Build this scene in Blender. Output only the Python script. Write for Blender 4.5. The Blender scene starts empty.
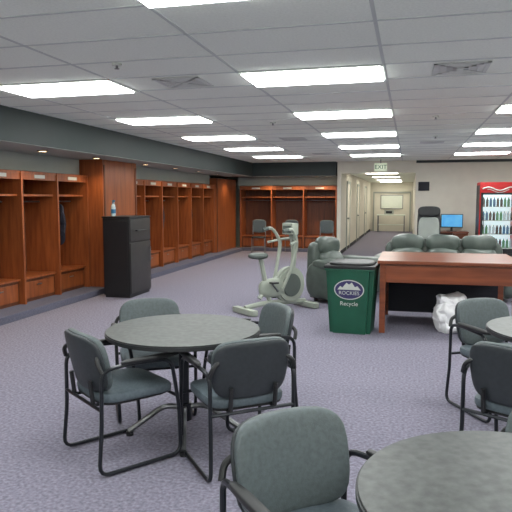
import bpy, bmesh, math, random
from mathutils import Vector, Matrix, noise
random.seed(4)
S = bpy.context.scene
try:
    S.view_settings.view_transform = 'Standard'
except Exception:
    pass

# ------------------------------------------------------------ materials
def lin(c):
    out = []
    for v in c:
        v = v / 255.0
        out.append(v / 12.92 if v <= 0.04045 else ((v + 0.055) / 1.055) ** 2.4)
    return (*out, 1.0)

def mat(name, col, rough=0.6, metal=0.0, var=0.0, scale=20.0, bump=0.0, bscale=None, stretch=None,
        col2=None, emit=0.0, ecol=None, detail=4.0, spec=0.5):
    m = bpy.data.materials.new(name)
    m.use_nodes = True
    nt = m.node_tree
    b = nt.nodes['Principled BSDF']
    b.inputs['Roughness'].default_value = rough
    b.inputs['Metallic'].default_value = metal
    b.inputs['Specular IOR Level'].default_value = spec
    base = lin(col)
    b.inputs['Base Color'].default_value = base
    tc = nt.nodes.new('ShaderNodeTexCoord')
    mp = nt.nodes.new('ShaderNodeMapping')
    if stretch:
        mp.inputs['Scale'].default_value = stretch
    nt.links.new(tc.outputs['Object'], mp.inputs['Vector'])
    if var > 0 or col2:
        n = nt.nodes.new('ShaderNodeTexNoise')
        n.inputs['Scale'].default_value = scale
        n.inputs['Detail'].default_value = detail
        nt.links.new(mp.outputs['Vector'], n.inputs['Vector'])
        r = nt.nodes.new('ShaderNodeValToRGB')
        r.color_ramp.elements[0].position = 0.32
        r.color_ramp.elements[1].position = 0.68
        if col2:
            c2 = lin(col2)
            r.color_ramp.elements[0].color = base
            r.color_ramp.elements[1].color = c2
        else:
            r.color_ramp.elements[0].color = tuple(max(0, v * (1 - var)) for v in base[:3]) + (1,)
            r.color_ramp.elements[1].color = tuple(min(1, v * (1 + var)) for v in base[:3]) + (1,)
        nt.links.new(n.outputs['Fac'], r.inputs['Fac'])
        nt.links.new(r.outputs['Color'], b.inputs['Base Color'])
    if bump > 0:
        n2 = nt.nodes.new('ShaderNodeTexNoise')
        n2.inputs['Scale'].default_value = bscale or scale
        n2.inputs['Detail'].default_value = 3
        nt.links.new(mp.outputs['Vector'], n2.inputs['Vector'])
        bp = nt.nodes.new('ShaderNodeBump')
        bp.inputs['Strength'].default_value = bump
        bp.inputs['Distance'].default_value = 0.01
        nt.links.new(n2.outputs['Fac'], bp.inputs['Height'])
        nt.links.new(bp.outputs['Normal'], b.inputs['Normal'])
    if emit > 0:
        b.inputs['Emission Color'].default_value = lin(ecol or col)
        b.inputs['Emission Strength'].default_value = emit
    return m

M = {}
M['carpet'] = mat('carpet', (110, 107, 121), 0.95, scale=45, col2=(146, 142, 158), bump=0.4, bscale=160, spec=0.1, detail=6)
M['carpet_dark'] = mat('carpet_step', (86, 86, 100), 0.95, scale=90, col2=(110, 110, 126), bump=0.4, bscale=160, spec=0.1)
M['tile'] = mat('ceiling_tile', (240, 246, 236), 0.9, var=0.05, scale=60, bump=0.1, bscale=150, spec=0.1)
M['tbar'] = mat('tbar', (200, 207, 203), 0.6)
M['vent'] = mat('vent_metal', (212, 217, 212), 0.6)
M['panel'] = mat('light_lens', (255, 255, 255), 0.5, emit=15.5, ecol=(248, 252, 249))
M['panel_hall'] = mat('light_lens_hall', (255, 255, 255), 0.5, emit=15.0, ecol=(255, 248, 232))
M['teal'] = mat('bulkhead_paint', (42, 54, 54), 0.55, var=0.05, scale=4)
M['greywall'] = mat('grey_paint', (158, 164, 158), 0.8, var=0.03, scale=5)
M['white'] = mat('cream_paint', (214, 210, 198), 0.8, var=0.03, scale=4)
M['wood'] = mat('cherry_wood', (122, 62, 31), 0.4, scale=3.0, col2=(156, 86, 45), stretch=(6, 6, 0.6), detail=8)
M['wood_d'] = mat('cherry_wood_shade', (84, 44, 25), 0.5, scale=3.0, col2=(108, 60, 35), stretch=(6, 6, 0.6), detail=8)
M['wood_red'] = mat('mahogany_wood', (104, 53, 33), 0.3, scale=2.5, col2=(134, 73, 46), stretch=(0.8, 8, 8), detail=8)
M['black'] = mat('black_plastic', (28, 29, 31), 0.45, var=0.1, scale=30)
M['shell'] = mat('chair_shell_plastic', (48, 53, 57), 0.5, var=0.12, scale=40, bump=0.1, bscale=200)
M['blackmetal'] = mat('black_tube', (38, 41, 46), 0.3, metal=0.4, var=0.1, scale=30)
M['fabric'] = mat('seat_vinyl', (86, 97, 104), 0.6, var=0.14, scale=60, bump=0.15, bscale=220)
M['fabric_back'] = mat('back_vinyl', (82, 91, 93), 0.55, var=0.14, scale=60, bump=0.15, bscale=220)
M['laminate'] = mat('table_laminate', (58, 61, 60), 0.42, scale=26, col2=(82, 85, 83), detail=10)
M['edge'] = mat('table_edge', (40, 42, 44), 0.5, var=0.1)
M['steel'] = mat('brushed_steel', (128, 130, 132), 0.3, metal=0.8, var=0.1, scale=12)
M['leather'] = mat('green_grey_leather', (80, 89, 84), 0.34, var=0.18, scale=6, bump=0.25, bscale=9)
M['bike'] = mat('bike_plastic', (156, 163, 151), 0.45, var=0.06, scale=8)
M['bike_d'] = mat('bike_grey', (84, 92, 88), 0.5, var=0.06, scale=8)
M['green'] = mat('green_bin_plastic', (18, 78, 58), 0.45, var=0.1, scale=6)
M['purple'] = mat('decal_purple', (52, 46, 92), 0.5, var=0.05)
M['decal'] = mat('decal_white', (190, 194, 188), 0.5, var=0.03)
M['cloth'] = mat('white_cloth', (236, 236, 238), 0.9, var=0.04, scale=20, bump=0.5, bscale=30)
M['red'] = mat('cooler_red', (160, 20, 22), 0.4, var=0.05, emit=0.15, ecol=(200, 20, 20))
M['coolglow'] = mat('cooler_interior', (225, 238, 240), 0.5, emit=1.0, ecol=(205, 232, 240))
M['bottle_a'] = mat('bottle_blue', (50, 110, 150), 0.3, var=0.1)
M['bottle_b'] = mat('bottle_dark', (50, 28, 24), 0.3, var=0.1)
M['bottle_c'] = mat('bottle_green', (70, 140, 90), 0.3, var=0.1)
M['bottle_d'] = mat('bottle_clear', (190, 205, 210), 0.2, var=0.1)
M['screen'] = mat('screen_blue', (60, 140, 200), 0.3, scale=3, col2=(120, 190, 220), emit=0.5, ecol=(50, 150, 215))
M['signgreen'] = mat('sign_green', (20, 100, 60), 0.5, var=0.04)
M['signwhite'] = mat('sign_white', (215, 222, 212), 0.5, var=0.03)
M['signlit'] = mat('sign_lit', (215, 225, 205), 0.5, emit=0.35, ecol=(225, 235, 205))
M['downlight'] = mat('downlight_lens', (255, 220, 170), 0.5, emit=10, ecol=(255, 214, 160))
M['darkcab'] = mat('dark_cabinet', (24, 25, 28), 0.45, var=0.1, scale=8)
M['darkcab2'] = mat('dark_cabinet_door', (48, 46, 46), 0.4, var=0.1, scale=8)
M['under'] = mat('dark_panel', (30, 32, 42), 0.7, var=0.1, scale=8)
M['jersey'] = mat('dark_jersey', (34, 34, 46), 0.9, var=0.2, scale=10)
g = bpy.data.materials.new('clear_glass'); g.use_nodes = True
nt = g.node_tree; nt.nodes.clear()
o_ = nt.nodes.new('ShaderNodeOutputMaterial'); mx = nt.nodes.new('ShaderNodeMixShader')
tr = nt.nodes.new('ShaderNodeBsdfTransparent'); gl = nt.nodes.new('ShaderNodeBsdfGlossy')
gl.inputs['Roughness'].default_value = 0.08; mx.inputs[0].default_value = 0.08
nt.links.new(tr.outputs[0], mx.inputs[1]); nt.links.new(gl.outputs[0], mx.inputs[2]); nt.links.new(mx.outputs[0], o_.inputs[0])
M['glass'] = g

# ------------------------------------------------------------ mesh builder
class MB:
    def __init__(s):
        s.v = []; s.f = []; s.m = []; s.mats = []
    def mi(s, k):
        if k not in s.mats: s.mats.append(k)
        return s.mats.index(k)
    def addbm(s, bm, k, xf=None):
        i = s.mi(k); off = len(s.v)
        bm.verts.index_update()
        for v in bm.verts:
            s.v.append((xf @ v.co) if xf else v.co.copy())
        for f in bm.faces:
            s.f.append([off + v.index for v in f.verts]); s.m.append(i)
        bm.free()
    def box(s, x0, x1, y0, y1, z0, z1, k, bev=0.0, xf=None):
        bm = bmesh.new()
        bmesh.ops.create_cube(bm, size=1)
        for v in bm.verts:
            v.co = Vector(((x0 + x1) / 2 + v.co.x * (x1 - x0), (y0 + y1) / 2 + v.co.y * (y1 - y0), (z0 + z1) / 2 + v.co.z * (z1 - z0)))
        if bev > 0:
            bmesh.ops.bevel(bm, geom=bm.edges[:], offset=bev, segments=2, affect='EDGES', profile=0.7)
        s.addbm(bm, k, xf)
    def pad(s, c, h, k, n=4.0, cuts=9, fn=None, xf=None):
        bm = bmesh.new()
        bmesh.ops.create_cube(bm, size=2)
        bmesh.ops.subdivide_edges(bm, edges=bm.edges[:], cuts=cuts, use_grid_fill=True)
        for v in bm.verts:
            p = Vector([math.copysign(math.sin(abs(q) * math.pi / 2) ** 0.9 if q else 0, q) for q in v.co])
            L = (abs(p.x) ** n + abs(p.y) ** n + abs(p.z) ** n) ** (1 / n)
            p = p / L
            co = Vector((c[0] + p.x * h[0], c[1] + p.y * h[1], c[2] + p.z * h[2]))
            if fn: co = fn(co)
            v.co = co
        s.addbm(bm, k, xf)
    def cyl(s, c, r, h, k, seg=20, r2=None, axis='Z', xf=None, bev=0.0):
        bm = bmesh.new()
        bmesh.ops.create_cone(bm, cap_ends=True, segments=seg, radius1=r, radius2=r if r2 is None else r2, depth=h)
        if bev > 0:
            ed = [e for e in bm.edges if abs(e.verts[0].co.z - e.verts[1].co.z) < 1e-6]
            bmesh.ops.bevel(bm, geom=ed, offset=bev, segments=2, affect='EDGES')
        R = {'Z': Matrix.Identity(4), 'X': Matrix.Rotation(math.pi / 2, 4, 'Y'), 'Y': Matrix.Rotation(-math.pi / 2, 4, 'X')}[axis]
        T = Matrix.Translation(c) @ R
        s.addbm(bm, k, (xf @ T) if xf else T)
    def tube(s, pts, r, k, seg=8, closed=False, rad=0.05, flat=None):
        P = [Vector(p) for p in pts]
        n = len(P); out = []
        for i in range(n):
            if not closed and i in (0, n - 1):
                out.append(P[i]); continue
            a, b, c = P[i - 1], P[i], P[(i + 1) % n]
            d = min(rad, (a - b).length * .45, (c - b).length * .45)
            p0 = b + (a - b).normalized() * d; p2 = b + (c - b).normalized() * d
            for j in range(5):
                t = j / 4
                out.append(p0 * (1 - t) ** 2 + b * 2 * t * (1 - t) + p2 * t * t)
        P = out; n = len(P)
        i0 = len(s.v); mi = s.mi(k)
        prev = None
        for i in range(n):
            if closed: t = (P[(i + 1) % n] - P[i - 1])
            else: t = P[min(i + 1, n - 1)] - P[max(i - 1, 0)]
            t.normalize()
            if prev is None:
                u = t.orthogonal().normalized()
            else:
                u = prev - t * prev.dot(t)
                u.normalize()
            prev = u; w = t.cross(u)
            for j in range(seg):
                an = 2 * math.pi * j / seg
                s.v.append(P[i] + u * math.cos(an) * r + w * math.sin(an) * r)
        m = n if closed else n - 1
        for i in range(m):
            a = i0 + i * seg; b = i0 + ((i + 1) % n) * seg
            sh = 0
            if closed and i == n - 1:
                sh = min(range(seg), key=lambda q: (s.v[a] - s.v[b + q]).length)
            for j in range(seg):
                s.f.append([a + j, a + (j + 1) % seg, b + (j + 1 + sh) % seg, b + (j + sh) % seg]); s.m.append(mi)
        if not closed:
            s.f.append([i0 + j for j in range(seg)][::-1]); s.m.append(mi)
            s.f.append([i0 + (n - 1) * seg + j for j in range(seg)]); s.m.append(mi)
    def poly(s, pts, k):
        o = len(s.v)
        s.v += [Vector(p) for p in pts]
        s.f.append(list(range(o, o + len(pts)))); s.m.append(s.mi(k))
    def mesh(s, name, smooth=True):
        me = bpy.data.meshes.new(name)
        me.from_pydata([tuple(v) for v in s.v], [], s.f)
        for k in s.mats: me.materials.append(M[k])
        me.polygons.foreach_set('material_index', s.m)
        bm = bmesh.new(); bm.from_mesh(me)
        bmesh.ops.recalc_face_normals(bm, faces=bm.faces[:]); bm.to_mesh(me); bm.free()
        if smooth:
            me.polygons.foreach_set('use_smooth', [True] * len(me.polygons))
            me.set_sharp_from_angle(angle=math.radians(35))
        me.update()
        return me
    def obj(s, name, loc=(0, 0, 0), rz=0.0, smooth=True):
        return place(s.mesh(name, smooth), name, loc, rz)

def place(me, name, loc=(0, 0, 0), rz=0.0):
    o = bpy.data.objects.new(name, me)
    o.location = loc; o.rotation_euler = (0, 0, rz)
    S.collection.objects.link(o)
    return o

def text(name, body, size, loc, rot, k, parent=None, ext=0.001):
    cu = bpy.data.curves.new(name + '_c', 'FONT')
    cu.body = body; cu.size = size; cu.extrude = ext; cu.align_x = 'CENTER'; cu.align_y = 'CENTER'
    t = bpy.data.objects.new(name + '_tmp', cu); S.collection.objects.link(t)
    bpy.context.view_layer.update()
    me = bpy.data.meshes.new_from_object(t)
    bpy.data.objects.remove(t)
    me.materials.clear(); me.materials.append(M[k])
    o = bpy.data.objects.new(name, me); S.collection.objects.link(o)
    o.location = loc; o.rotation_euler = rot
    if parent: o.parent = parent
    return o

def simple(name, x0, x1, y0, y1, z0, z1, k, bev=0):
    b = MB(); b.box(x0, x1, y0, y1, z0, z1, k, bev); return b.obj(name, smooth=False)

H = 2.70; XL = -6.1; XR = 5.5; YB = -2.6; YF = 17.65; YE = 31.0
# ------------------------------------------------------------ room shell
simple('floor', XL - .1, XR + .1, YB - .1, YE + .1, -0.1, 0, 'carpet')
simple('ceiling', XL - .1, XR + .1, YB - .1, YF + 1.4, H, H + .1, 'tile')
simple('wall_left', XL - .1, XL, YB, YF + 1.4, 0, H, 'greywall')
simple('wall_right', XR, XR + .1, YB, YF, 0, H, 'white')
simple('wall_back', XL, XR, YB - .1, YB, 0, H, 'white')
simple('wall_far_right', 0.15, XR, YF, YF + .12, 0, H, 'white')
simple('wall_far_left', XL, -2.1, YF + 1.25, YF + 1.35, 0, H, 'greywall')
simple('wall_hallway_left', -2.06, -1.95, YF - .02, YE, 0, H, 'white')
simple('wall_hallway_right', 0.15, 0.27, YF + .12, YE, 0, H, 'white')
simple('wall_hallway_end', -2.1, 0.27, YE, YE + .1, 0, H, 'white')
simple('ceiling_hallway', -1.95, 0.15, YF + .1, YE, 2.45, 2.5, 'tile')
simple('wall_hallway_header', -1.95, 0.15, YF, YF + .1, 2.36, H, 'white')
simple('trim_far_right', 0.15, XR, YF - .04, YF, 2.63, H, 'teal')
simple('baseboard_far_right', 0.15, XR, YF - .02, YF, 0, .1, 'under')
simple('baseboard_hallway_left', -1.95, -1.93, YF, YE, 0, .1, 'under')
simple('baseboard_hallway_right', 0.13, 0.15, YF, YE, 0, .1, 'under')
# bulkheads
b = MB()
b.box(XL, -4.6, YB, YF + 1.25, 2.3, H, 'teal')
b.box(XL + .01, -4.61, YB, YF - .1, 2.292, 2.30, 'greywall')
b.obj('trim_bulkhead_left', smooth=False)
b = MB()
b.box(-4.6, -2.1, YF - .05, YF + 1.25, 2.3, H, 'teal')
b.box(-4.6, -2.1, YF - .04, YF + 1.25, 2.292, 2.3, 'greywall')
b.obj('trim_bulkhead_far', smooth=False)
simple('trim_wall_above_lockers', XL, -5.5, YB, 9.3, 2.035, 2.29, 'greywall')
simple('trim_wall_above_lockers_b', XL, -5.5, 10.66, 16.22, 2.035, 2.29, 'greywall')
simple('trim_wall_above_far_lockers', -5.28, -2.1, YF + .7, YF + 1.25, 2.035, 2.29, 'greywall')
# carpeted plinth
b = MB()
b.box(XL, -5.05, 2.0, YF + .5, 0, .1, 'carpet_dark', .01)
b.box(-5.05, -2.1, YF + .45, YF + 1.25, 0, .1, 'carpet_dark', .01)
b.obj('trim_carpeted_plinth', smooth=False)

# ceiling grid
b = MB()
x = -0.84 - .61 - 1.22 * 3
gx = []
while x < XR:
    if x > -4.6: gx.append(x)
    x += 1.22
y = 5.35 - .305 - .61 * 13
gy = []
while y < YF:
    gy.append(y); y += .61
for x in gx: b.box(x - .012, x + .012, YB, YF, H - .004, H, 'tbar')
for y in gy: b.box(-4.6, XR, y - .012, y + .012, H - .004, H, 'tbar')
b.obj('trim_ceiling_grid', smooth=False)
# lights
for cx in (-3.28, -0.84, 1.60, 4.04):
    for i in range(-3, 5):
        cy = 5.35 + 2.44 * i
        b = MB()
        b.box(cx - .585, cx + .585, cy - .28, cy + .28, H - .026, H - .008, 'panel')
        for (a0, a1, c0, c1) in ((-.61, -.585, -.305, .305), (.585, .61, -.305, .305), (-.585, .585, -.305, -.28), (-.585, .585, .28, .305)):
            b.box(cx + a0, cx + a1, cy + c0, cy + c1, H - .012, H - .0045, 'signwhite')
        b.obj('ceiling_light_panel', smooth=False)
for cy in (20.0, 23.5, 27.0, 29.8):
    b = MB()
    b.box(-1.4, -.4, cy - .28, cy + .28, 2.44, 2.449, 'panel_hall')
    b.box(-1.43, -.37, cy - .31, cy + .31, 2.445, 2.4495, 'signwhite')
    b.obj('ceiling_light_panel', smooth=False)
# vents
for (cx, cy) in ((-2.06, 5.35), (.38, 5.35), (-2.06, 10.8), (.38, 12.1), (-2.06, 14.5)):
    b = MB()
    b.box(cx - .22, cx + .22, cy - .22, cy + .22, H - .006, H - .004, 'vent')
    for q in range(4):
        r = .22 - q * .053
        z0 = H - .010
        for (a0, a1, c0, c1) in ((-r, r, -r, -r + .032), (-r, r, r - .032, r), (-r, -r + .032, -r, r), (r - .032, r, -r, r)):
            b.box(cx + a0, cx + a1, cy + c0, cy + c1, z0, H - .0055, 'vent')
    b.obj('ceiling_air_vent', smooth=False)
for (cx, cy) in ((-2.3, 4.5), (-1.9, 8.4), (.3, 8.3), (.4, 10.9)):
    b = MB()
    b.cyl((0, 0, -.008), .04, .016, 'signwhite'); b.cyl((0, 0, -.025), .01, .03, 'steel', seg=10)
    b.cyl((0, 0, -.042), .02, .004, 'steel', seg=12)
    b.obj('fire_sprinkler', (cx, cy, H))

# ------------------------------------------------------------ lockers
def locker_bank(n, w, plate=True):
    b = MB(); D = .62; T = .04; z0 = .1; z1 = 2.02
    for i in range(n + 1):
        x = i * w
        b.box(x - T / 2, x + T / 2, 0, D, z0, z1, 'wood', .004)
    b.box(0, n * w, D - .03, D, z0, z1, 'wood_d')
    b.box(-T / 2, n * w + T / 2, 0.01, D, z1 - .03, z1, 'wood')
    for i in range(n):
        a = i * w + T / 2; c = (i + 1) * w - T / 2
        b.box(a, c, .08, D - .03, 1.66, 1.69, 'wood')
        b.box(a, c, .02, .04, 1.9, z1 - .03, 'wood')
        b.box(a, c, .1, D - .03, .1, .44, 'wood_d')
        b.box(a, c, .06, D - .03, .44, .47, 'wood', .004)
        b.box(a + .04, c - .04, .085, .1, .15, .4, 'wood', .004)
        b.box((a + c) / 2 - .06, (a + c) / 2 + .06, .075, .086, .33, .345, 'steel')
        b.tube([(a, .33, 1.58), (c, .33, 1.58)], .012, 'steel')
        if plate: b.box((a + c) / 2 - .13, (a + c) / 2 + .13, .012, .02, 1.925, 1.975, 'decal')
    return b

def jersey(b, x, y, z):
    b.tube([(x, y, z + .03), (x, y, z)], .005, 'steel', seg=6)
    b.pad((x, y, z - .35), (.05, .2, .36), 'jersey', n=3, fn=lambda c: Vector((c.x + .02 * math.sin(c.z * 20 + c.y * 14), c.y * 1.0, c.z)))

def bank_left(name, y0, n, w):
    b = locker_bank(n, w)
    for i in range(n):
        if i % 2 == 0: jersey(b, (i + .45) * w, .34, 1.55)
    return b.obj(name, (-5.35, y0, 0), math.radians(90), smooth=False)
bank_left('wooden_locker_bank', 9.3 - .9 * 7, 7, .9)
bank_left('wooden_locker_bank', 10.68, 6, .92)
b = locker_bank(3, 1.0)
o = b.obj('wooden_locker_bank', (-5.16, YF + .56, 0), 0, smooth=False)
b = MB()
b.box(-5.95, -5.08, 9.33, 10.64, .1, 2.29, 'wood', .006)
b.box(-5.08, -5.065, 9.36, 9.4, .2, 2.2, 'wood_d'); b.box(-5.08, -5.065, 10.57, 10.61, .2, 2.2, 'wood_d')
b.obj('wooden_pillar', smooth=False)
b = MB()
b.box(-5.95, -5.3, 16.24, YF + .53, .1, 2.2, 'wood', .004)
b.box(-5.3, -5.285, 16.24, 16.3, .1, 2.2, 'wood_d')
b.obj('wooden_wall_panel', smooth=False)

# warm downlights in soffit
def downlight(x, y, e):
    b = MB()
    b.cyl((0, 0, -.004), .06, .008, 'downlight')
    b.tube([(.075 * math.cos(a * math.pi / 6), .075 * math.sin(a * math.pi / 6), -.006) for a in range(12)], .008, 'steel', seg=6, closed=True, rad=.01)
    o = b.obj('recessed_downlight', (x, y, 2.291))
    L = bpy.data.lights.new('lamp', 'SPOT'); L.energy = e; L.color = (1, .78, .5); L.spot_size = math.radians(130)
    L.spot_blend = .8; L.shadow_soft_size = .06
    lo = bpy.data.objects.new('lamp', L); S.collection.objects.link(lo); lo.parent = o; lo.location = (0, 0, -.02)
for y in (3.9, 5.7, 7.5, 9.0, 10.9, 12.4, 13.9, 15.4, 17.0):
    downlight(-5.0, y, 38)
for x in (-4.2, -3.3, -2.5):
    downlight(x, YF + .25, 75)

# ------------------------------------------------------------ arm chair
def chair_mesh():
    b = MB()
    def back(c):
        dz = c.z - .66
        return Vector((c.x * (1 - .25 * max(0, -dz)), c.y + .9 * c.x ** 2 - dz * .22, c.z))
    b.pad((0, -.245, .65), (.235, .032, .178), 'fabric_back', n=4.2, fn=back)
    b.pad((0, -.275, .645), (.24, .022, .173), 'shell', n=4.2, fn=back)
    b.pad((0, .02, .445), (.245, .25, .038), 'fabric', n=5,
          fn=lambda c: Vector((c.x, c.y, c.z - .25 * max(0, c.y - .12) ** 1.5)))
    b.pad((0, .01, .415), (.235, .235, .018), 'black', n=5)
    for s in (-1, 1):
        b.tube([(s * .265, -.25, .635), (s * .285, -.08, .655), (s * .285, .2, .64), (s * .28, .255, .33), (s * .272, .27, .016),
                (s * .272, -.28, .016), (s * .262, -.255, .3)], .0125, 'blackmetal', seg=10, closed=True, rad=.07)
        b.pad((s * .285, .06, .668), (.024, .2, .016), 'black', n=3, cuts=5)
        b.tube([(s * .27, -.25, .62), (s * .25, -.27, .68), (s * .2, -.245, .71)], .014, 'black', rad=.04)
    b.tube([(-.278, .245, .395), (.278, .245, .395)], .011, 'blackmetal')
    b.tube([(-.263, -.255, .40), (.263, -.255, .40)], .011, 'blackmetal')
    b.tube([(-.14, -.25, .40), (-.14, -.268, .55)], .014, 'black')
    b.tube([(.14, -.25, .40), (.14, -.268, .55)], .014, 'black')
    b.tube([(-.14, -.25, .40), (-.14, .245, .395)], .01, 'blackmetal')
    b.tube([(.14, -.25, .40), (.14, .245, .395)], .01, 'blackmetal')
    return b.mesh('stacking_armchair')
CM = chair_mesh()
def chair(bx, by, fx, fy):
    L = math.hypot(fx, fy); fx /= L; fy /= L
    return place(CM, 'stacking_armchair', (bx + fx * .26, by + fy * .26, 0), math.atan2(fy, fx) - math.pi / 2)
chair(-1.91, 3.19, .60, .80)     # A
chair(-.85, 3.27, -.62, .78)     # B
chair(-2.00, 4.38, .50, -.86)    # C
chair(-.93, 4.38, -.80, -.60)    # D
chair(-.43, 2.14, .66, -.75)     # E
chair(.56, 5.04, .5, -.85)       # F
chair(.55, 3.46, .5, .85)        # G
chair(.63, 2.46, -.35, -.94)     # H

# ------------------------------------------------------------ round tables
def table_mesh():
    b = MB()
    R = .525
    b.cyl((0, 0, .722), R, .032, 'edge', seg=72, bev=.006)
    b.cyl((0, 0, .7385), R - .008, .003, 'laminate', seg=72)
    b.cyl((0, 0, .42), .035, .6, 'blackmetal', seg=24)
    b.cyl((0, 0, .69), .13, .03, 'blackmetal', seg=24)
    b.cyl((0, 0, .16), .05, .12, 'blackmetal', seg=24)
    for i in range(4):
        a = math.radians(20 + 90 * i); c, s = math.cos(a), math.sin(a)
        b.tube([(.03 * c, .03 * s, .19), (.14 * c, .14 * s, .20), (.28 * c, .28 * s, .10), (.38 * c, .38 * s, .03)], .019, 'steel', rad=.12)
        b.cyl((.375 * c, .375 * s, .014), .025, .028, 'black', seg=12)
        b.tube([(.03 * c, .03 * s, .69), (.42 * c, .42 * s, .70)], .014, 'blackmetal')
    return b.mesh('round_table')
TM = table_mesh()
place(TM, 'round_table', (-1.48, 3.79, 0), 0)
place(TM, 'round_table', (.38, 1.85, 0), .5)
place(TM, 'round_table', (1.06, 4.38, 0), .2)

# ------------------------------------------------------------ dark cabinet + bottle
b = MB()
b.box(-.235, .235, -.4, .4, .04, 1.31, 'darkcab', .01)
b.box(-.25, .25, -.41, .41, 1.31, 1.335, 'darkcab', .006)
b.box(-.22, .22, -.38, .38, 0, .04, 'black')
b.box(.235, .252, -.385, .385, .07, .9, 'darkcab2', .006)
b.box(.235, .252, -.385, .385, .93, 1.29, 'darkcab2', .006)
b.tube([(.255, .3, .55), (.285, .3, .55), (.285, .3, .8), (.255, .3, .8)], .009, 'steel', rad=.02)
b.tube([(.255, .2, 1.1), (.285, .2, 1.1), (.285, -.2, 1.1), (.255, -.2, 1.1)], .009, 'darkcab', rad=.02)
b.box(-.2, .2, -.403, -.4, .1, 1.25, 'darkcab')
b.obj('black_storage_cabinet', (-4.63, 9.30, 0))
b = MB()
b.cyl((0, 0, .08), .04, .16, 'bottle_d', seg=16, bev=.01); b.cyl((0, 0, .185), .038, .05, 'bottle_d', seg=16, r2=.014)
b.cyl((0, 0, .22), .016, .03, 'bottle_a', seg=12)
b.box(-.02, .045, -.012, .012, .235, .265, 'bottle_a', .004); b.box(.02, .03, -.006, .006, .2, .24, 'decal')
b.cyl((0, 0, .08), .041, .07, 'bottle_a', seg=16)
b.obj('spray_bottle', (-4.77, 9.1, 1.336), -.6)

# ------------------------------------------------------------ exercise bike (forward = +x)
b = MB()
b.box(-.60, -.50, -.25, .25, .01, .09, 'bike', .02)
b.box(.50, .60, -.27, .27, .01, .09, 'bike', .02)
b.tube([(-.55, 0, .09), (-.2, 0, .13), (.55, 0, .09)], .038, 'bike', rad=.2)
b.cyl((.24, 0, .36), .27, .13, 'bike', seg=36, axis='Y', bev=.03)
b.cyl((.24, 0, .36), .17, .16, 'bike_d', seg=30, axis='Y', bev=.01)
b.pad((.0, 0, .34), (.3, .075, .14), 'bike', n=3)
b.tube([(-.12, 0, .15), (-.2, 0, .45), (-.28, 0, .78)], .036, 'bike', rad=.2)
b.tube([(-.3, 0, .2), (-.12, 0, .42), (.1, 0, .5)], .036, 'bike', rad=.2)
b.pad((-.31, 0, .815), (.15, .13, .045), 'bike_d', n=2.6, fn=lambda c: Vector((c.x, c.y * (1.0 if c.x < -.3 else max(.3, 1 - 3.8 * (c.x + .3))), c.z)))
b.tube([(.3, 0, .5), (.34, 0, .85), (.28, 0, 1.12)], .04, 'bike', rad=.2)
b.box(.2, .32, -.12, .12, 1.1, 1.27, 'bike', .02, xf=Matrix.Translation((0, 0, 0)))
b.box(.195, .2, -.09, .09, 1.13, 1.23, 'bike_d')
for s in (-1, 1):
    b.tube([(.02, s * .12, .32), (.14, s * .17, .6), (.24, s * .2, 1.0), (.1, s * .24, 1.2), (-.04, s * .24, 1.17)], .025, 'bike', rad=.12)
    b.tube([(.03, s * .24, 1.187), (-.06, s * .24, 1.165)], .029, 'bike_d')
    b.tube([(.3, 0, 1.05), (.24, s * .2, 1.02), (.05, s * .27, .98)], .018, 'bike', rad=.08)
    b.tube([(-.03, s * .08, .3), (-.03 + s * .12, s * .1, .3 - s * .12)], .014, 'steel')
    b.box(-.08 + s * .12, .02 + s * .12, s * .15 - .05, s * .15 + .05, .29 - s * .13, .315 - s * .13, 'black', .006)
b.tube([(-.03, -.09, .3), (-.03, .09, .3)], .02, 'steel')
b.obj('exercise_bike', (-1.86, 8.46, 0), math.radians(50))

# ------------------------------------------------------------ recliner and sofa (front = -y)
def sofa_mesh(name, n, w=.62):
    b = MB(); W = n * w; a = W / 2
    wob = lambda c: Vector((c.x, c.y + .012 * math.sin(c.x * 17 + c.z * 9), c.z + .010 * math.sin(c.x * 14 + c.y * 11)))
    b.box(-a - .12, a + .12, -.36, .4, .06, .34, 'leather', .03)
    for i in range(n):
        x = -a + (i + .5) * w
        b.pad((x, -.1, .40), (w / 2 - .005, .36, .11), 'leather', n=4, fn=wob)
        b.pad((x, .24, .62), (w / 2 - .004, .15, .19), 'leather', n=3, fn=lambda c: wob(Vector((c.x, c.y + (c.z - .6) * .3, c.z))))
        b.pad((x, .33, .87), (w / 2 - .006, .14, .15), 'leather', n=2.8, fn=wob)
    b.pad((0, .40, .52), (a + .1, .09, .42), 'leather', n=6)
    for s in (-1, 1):
        b.pad((s * (a + .12), -.02, .36), (.12, .44, .3), 'leather', n=4, fn=wob)
        b.pad((s * (a + .12), -.06, .61), (.14, .4, .085), 'leather', n=2.8, fn=wob)
    for sx in (-1, 1):
        for sy in (-.3, .34):
            b.cyl((sx * (a + .02), sy, .035), .03, .07, 'black', seg=12)
    return b.mesh(name)
place(sofa_mesh('leather_sofa', 3, .58), 'leather_sofa', (.56, 10.35, 0), 0)
place(sofa_mesh('leather_recliner', 1, .54), 'leather_recliner', (-.99, 9.55, 0), math.radians(65))

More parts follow.
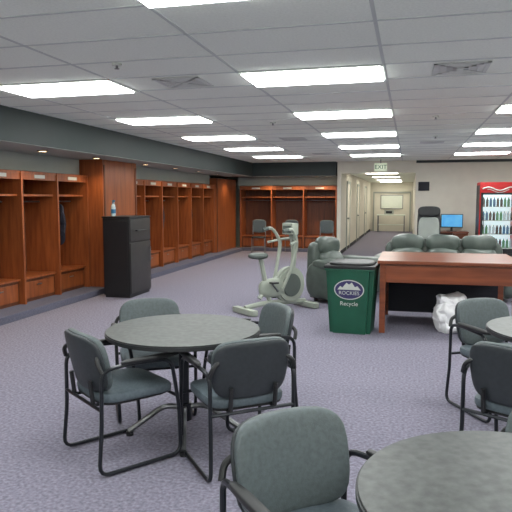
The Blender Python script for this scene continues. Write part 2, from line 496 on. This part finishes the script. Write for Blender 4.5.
# ------------------------------------------------------------ wooden table
b = MB()
x0, x1, y0, y1 = -.36, 1.27, 7.3, 8.6
b.box(x0, x1, y0, y1, .845, .885, 'wood_red', .008)
b.box(x0 + .04, x1 - .04, y0 + .03, y0 + .06, .62, .845, 'wood_red', .004)
b.box(x0 + .04, x1 - .04, y1 - .06, y1 - .03, .62, .845, 'wood_red', .004)
b.box(x0 + .04, x0 + .07, y0 + .03, y1 - .03, .62, .845, 'wood_red', .004)
b.box(x1 - .07, x1 - .04, y0 + .03, y1 - .03, .62, .845, 'wood_red', .004)
b.box(x0 + .04, x1 - .04, y0 + .02, y0 + .032, .825, .835, 'wood_d')
for xx in (x0 + .03, x1 - .1):
    for yy in (y0 + .02, y1 - .09):
        b.box(xx, xx + .07, yy, yy + .07, 0, .845, 'wood_red', .004)
b.box(x0 + .1, x1 - .1, y1 - .1, y1 - .08, .06, .62, 'under')
b.box(x0 + .05, x0 + .07, y0 + .1, y1 - .08, .06, .62, 'under')
b.obj('wooden_work_table', smooth=False)

# loose white bundle of towels under table
b = MB()
def crump(c):
    nn = noise.noise_vector(c * 6) * .05 + noise.noise_vector(c * 17) * .022
    fold = .012 * math.sin(c.x * 45 + 6 * noise.noise(c * 8))
    return Vector((c.x + nn.x, c.y + nn.y + fold, max(.004, c.z + nn.z)))
b.pad((0, 0, .19), (.23, .2, .2), 'cloth', n=3.6, fn=crump, cuts=24)
b.pad((-.05, .0, .37), (.17, .15, .08), 'cloth', n=3, fn=crump, cuts=18)
b.pad((.12, -.06, .07), (.16, .18, .07), 'cloth', n=3, fn=crump, cuts=14)
b.obj('towel_bundle', (.56, 7.62, 0))

# ------------------------------------------------------------ bin
b = MB()
bm = bmesh.new(); bmesh.ops.create_cube(bm, size=1)
for v in bm.verts:
    z = (v.co.z + .5) * .8 + .0
    hw = .245 + .045 * (v.co.z + .5)
    v.co = Vector((math.copysign(hw, v.co.x), math.copysign(hw, v.co.y), z))
ve = [e for e in bm.edges if abs(e.verts[0].co.z - e.verts[1].co.z) > .5]
bmesh.ops.bevel(bm, geom=ve, offset=.05, segments=4, affect='EDGES')
b.addbm(bm, 'green')
b.box(-.298, .298, -.298, .298, .765, .79, 'green', .01)
b.box(-.305, .305, -.305, .305, .79, .83, 'black', .015)
b.pad((0, 0, .84), (.27, .27, .03), 'black', n=4)
def fy(z): return -(.245 + .045 * z / .8) - .003
def P2(x, z, d=0): return (x, fy(z) - d, z)
E = [(.18 * math.cos(t * math.pi / 16), .54 + .12 * math.sin(t * math.pi / 16)) for t in range(32)]
b.poly([P2(x, z) for x, z in E], 'decal')
E2 = [(x * .93, .54 + (z - .54) * .91) for x, z in E]
b.poly([P2(x, z, .001) for x, z in E2], 'purple')
b.poly([P2(x, z, .002) for x, z in [(-.14, .54), (-.105, .585), (-.08, .565), (-.03, .625), (0, .605), (.035, .63), (.07, .575), (.1, .59), (.14, .54)]], 'decal')
o = b.obj('green_trash_bin', (-.66, 7.42, 0), math.radians(-4))
text('lettering_main', 'ROCKIES', .062, (0, fy(.50) - .005, .50), (math.radians(93), 0, 0), 'decal', o)
text('lettering_sub', 'Recycle', .07, (0, fy(.37) - .004, .37), (math.radians(93), 0, 0), 'decal', o)

# ------------------------------------------------------------ drinks cooler
b = MB()
b.box(0, .86, 0, .7, 1.75, 2.02, 'red', .01)
b.box(0, .06, 0, .7, .0, 1.75, 'red'); b.box(.80, .86, 0, .7, .0, 1.75, 'red')
b.box(0, .86, .64, .7, 0, 1.75, 'red'); b.box(0, .86, 0, .7, 0, .4, 'black')
b.box(.06, .80, .62, .64, .4, 1.75, 'coolglow')
b.box(.06, .80, .05, .62, 1.73, 1.75, 'coolglow')
for q in range(6): b.box(.08, .78, -.008, 0, .08 + q * .045, .1 + q * .045, 'darkcab2')
for z in (.43, .76, 1.09, 1.42):
    b.box(.06, .80, .06, .62, z, z + .012, 'signwhite')
    for i in range(9):
        k = ['bottle_a', 'bottle_b', 'bottle_c', 'bottle_d', 'bottle_b'][(i // 2 + int(z * 10)) % 5]
        xx = .11 + i * .08
        b.cyl((xx, .12, z + .095), .032, .16, k, seg=10); b.cyl((xx, .12, z + .20), .03, .05, k, seg=10, r2=.012)
        b.cyl((xx, .12, z + .235), .014, .02, 'decal', seg=8)
for (a0, a1, c0, c1) in ((.03, .08, .38, 1.77), (.78, .83, .38, 1.77), (.03, .83, .38, .43), (.03, .83, 1.72, 1.77)):
    b.box(a0, a1, -.03, 0.0, c0, c1, 'black', .004)
b.box(.08, .78, -.018, -.014, .43, 1.72, 'glass')
b.box(-.004, 0, .0, .7, .05, 1.95, 'black')
b.tube([(.1, -.03, .9), (.1, -.07, .9), (.1, -.07, 1.2), (.1, -.03, 1.2)], .01, 'steel', rad=.02)
pts = [(.06 + i * .037, 1.86 + .04 * math.sin(i * .45)) for i in range(21)]
b.tube([(x, -.003, z) for x, z in pts], .016, 'decal', seg=6)
b.tube([(x, -.003, z - .05) for x, z in pts[3:17]], .008, 'decal', seg=6)
b.obj('drinks_cooler', (1.62, 15.35, 0), 0)

# ------------------------------------------------------------ desk, monitor, office chair
b = MB()
b.box(0, 1.15, 0, .6, .71, .74, 'wood_red', .006)
b.box(0.02, .06, .03, .57, 0, .71, 'wood_red'); b.box(1.09, 1.13, .03, .57, 0, .71, 'wood_red')
b.box(.06, 1.09, .5, .52, .3, .71, 'wood_red')
b.box(.75, 1.09, .04, .5, .2, .7, 'wood_red'); b.box(.77, 1.07, .03, .04, .46, .68, 'wood_d')
b.obj('office_desk', (.40, 16.95, 0), smooth=False)
b = MB()
b.box(-.13, .13, -.08, .08, 0, .015, 'black', .004); b.box(-.03, .03, .02, .05, .01, .15, 'black')
b.box(-.29, .29, -.02, .03, .1, .47, 'black', .008); b.box(-.27, .27, -.024, -.02, .125, .45, 'screen')
b.obj('computer_monitor', (1.12, 17.2, .74), 0)

b = MB()
for i in range(5):
    a = i * 2 * math.pi / 5 + .3
    b.tube([(0, 0, .12), (.3 * math.cos(a), .3 * math.sin(a), .08)], .022, 'black')
    b.cyl((.3 * math.cos(a), .3 * math.sin(a), .032), .032, .04, 'black', seg=14, axis='X')
b.cyl((0, 0, .28), .03, .34, 'steel', seg=14)
b.pad((0, 0, .54), (.27, .26, .07), 'steel', n=4)
bk = lambda c: Vector((c.x, c.y + (c.z - .9) * .12 + -.4 * c.x ** 2, c.z))
b.pad((0, .27, .88), (.24, .06, .33), 'greywall', n=4, fn=bk)
b.pad((0, .30, .98), (.27, .06, .44), 'black', n=4, fn=bk)
b.pad((0, .24, 1.32), (.26, .08, .13), 'black', n=3.2, fn=bk)
for s in (-1, 1):
    b.tube([(s * .26, .2, .55), (s * .31, .2, .76), (s * .31, -.1, .76), (s * .26, -.1, .55)], .02, 'black', rad=.06)
b.obj('office_chair', (.45, 14.6, 0), 0)

def stool_chair():
    b = MB()
    b.pad((0, 0, .47), (.21, .21, .035), 'black', n=4)
    b.pad((0, .2, .80), (.21, .025, .2), 'fabric_back', n=4)
    for s in (-1, 1):
        b.tube([(s * .2, -.19, .01), (s * .19, -.17, .45), (s * .19, .17, .45), (s * .19, .2, .95)], .012, 'steel', rad=.03)
        b.tube([(s * .2, .22, .01), (s * .19, .17, .45)], .012, 'steel')
    b.tube([(-.2, -.19, .2), (.2, -.19, .2)], .01, 'steel')
    return b.mesh('folding_chair')
FM = stool_chair()
for x, r in ((-4.4, .15), (-3.45, -.1), (-2.35, .1)):
    place(FM, 'folding_chair', (x, YF - .1, 0), r)

# signs
b = MB()
b.box(-.17, .17, -.03, .03, -.22, 0, 'signlit', .004)
b.tube([(0, 0, -.01), (0, 0, .1)], .012, 'steel')
o = b.obj('exit_sign', (-.80, 17.0, 2.60))
text('lettering', 'EXIT', .16, (0, -.032, -.11), (math.radians(90), 0, 0), 'signgreen', o)
simple('wall_plaque', .22, .52, YF - .02, YF, 1.85, 2.1, 'under')
for i, y in enumerate((19.2, 23.0, 27.0)):
    b = MB()
    b.box(-1.948, -1.92, y, y + .08, 0, 2.1, 'greywall'); b.box(-1.948, -1.92, y + .98, y + 1.06, 0, 2.1, 'greywall')
    b.box(-1.948, -1.92, y, y + 1.06, 2.1, 2.18, 'greywall'); b.box(-1.948, -1.935, y + .08, y + .98, 0, 2.1, 'white')
    b.cyl((-1.9, y + .2, 1.0), .025, .06, 'steel', seg=12, axis='X')
    b.obj('door_%d' % (i + 1), smooth=False)
b = MB()
b.box(-1.8, .05, YE - .06, YE, 1.9, 1.98, 'greywall'); b.box(-1.8, -1.74, YE - .06, YE, 0, 1.9, 'greywall'); b.box(-.01, .05, YE - .06, YE, 0, 1.9, 'greywall')
b.obj('trim_hallway_end_frame', smooth=False)
b = MB()
b.box(-.55, .55, -.03, 0, 0, .7, 'steel', .004); b.box(-.52, .52, -.034, -.03, .03, .67, 'signwhite')
b.box(-.4, .4, -.07, -.03, -.01, .01, 'steel')
b.obj('whiteboard', (-.88, YE - .005, 1.12), smooth=False)
b = MB()
b.box(-1.55, -.2, 0, .6, .82, .87, 'signwhite', .005)
b.box(-1.5, -.25, .05, .55, .35, .38, 'signwhite')
for xx in (-1.52, -.27):
    for yy in (.04, .52): b.box(xx, xx + .05, yy, yy + .05, 0, .82, 'steel')
b.box(-1.2, -.75, .2, .5, .87, 1.08, 'greywall', .01)
b.box(-1.12, -.83, .19, .2, .92, 1.03, 'under')
b.obj('utility_counter', (0, 29.8, 0), smooth=False)

# ------------------------------------------------------------ world, camera
w = bpy.data.worlds.new('World'); S.world = w; w.use_nodes = True
w.node_tree.nodes['Background'].inputs[0].default_value = (.5, .55, .6, 1)
w.node_tree.nodes['Background'].inputs[1].default_value = .3
cam = bpy.data.cameras.new('Camera'); cam.sensor_width = 36; cam.lens = 600 / 512 * 36
co = bpy.data.objects.new('Camera', cam); S.collection.objects.link(co)
co.location = (0, 0, 1.62)
co.rotation_euler = (math.radians(90 - 5.43), 0, math.radians(14.33))
S.camera = co
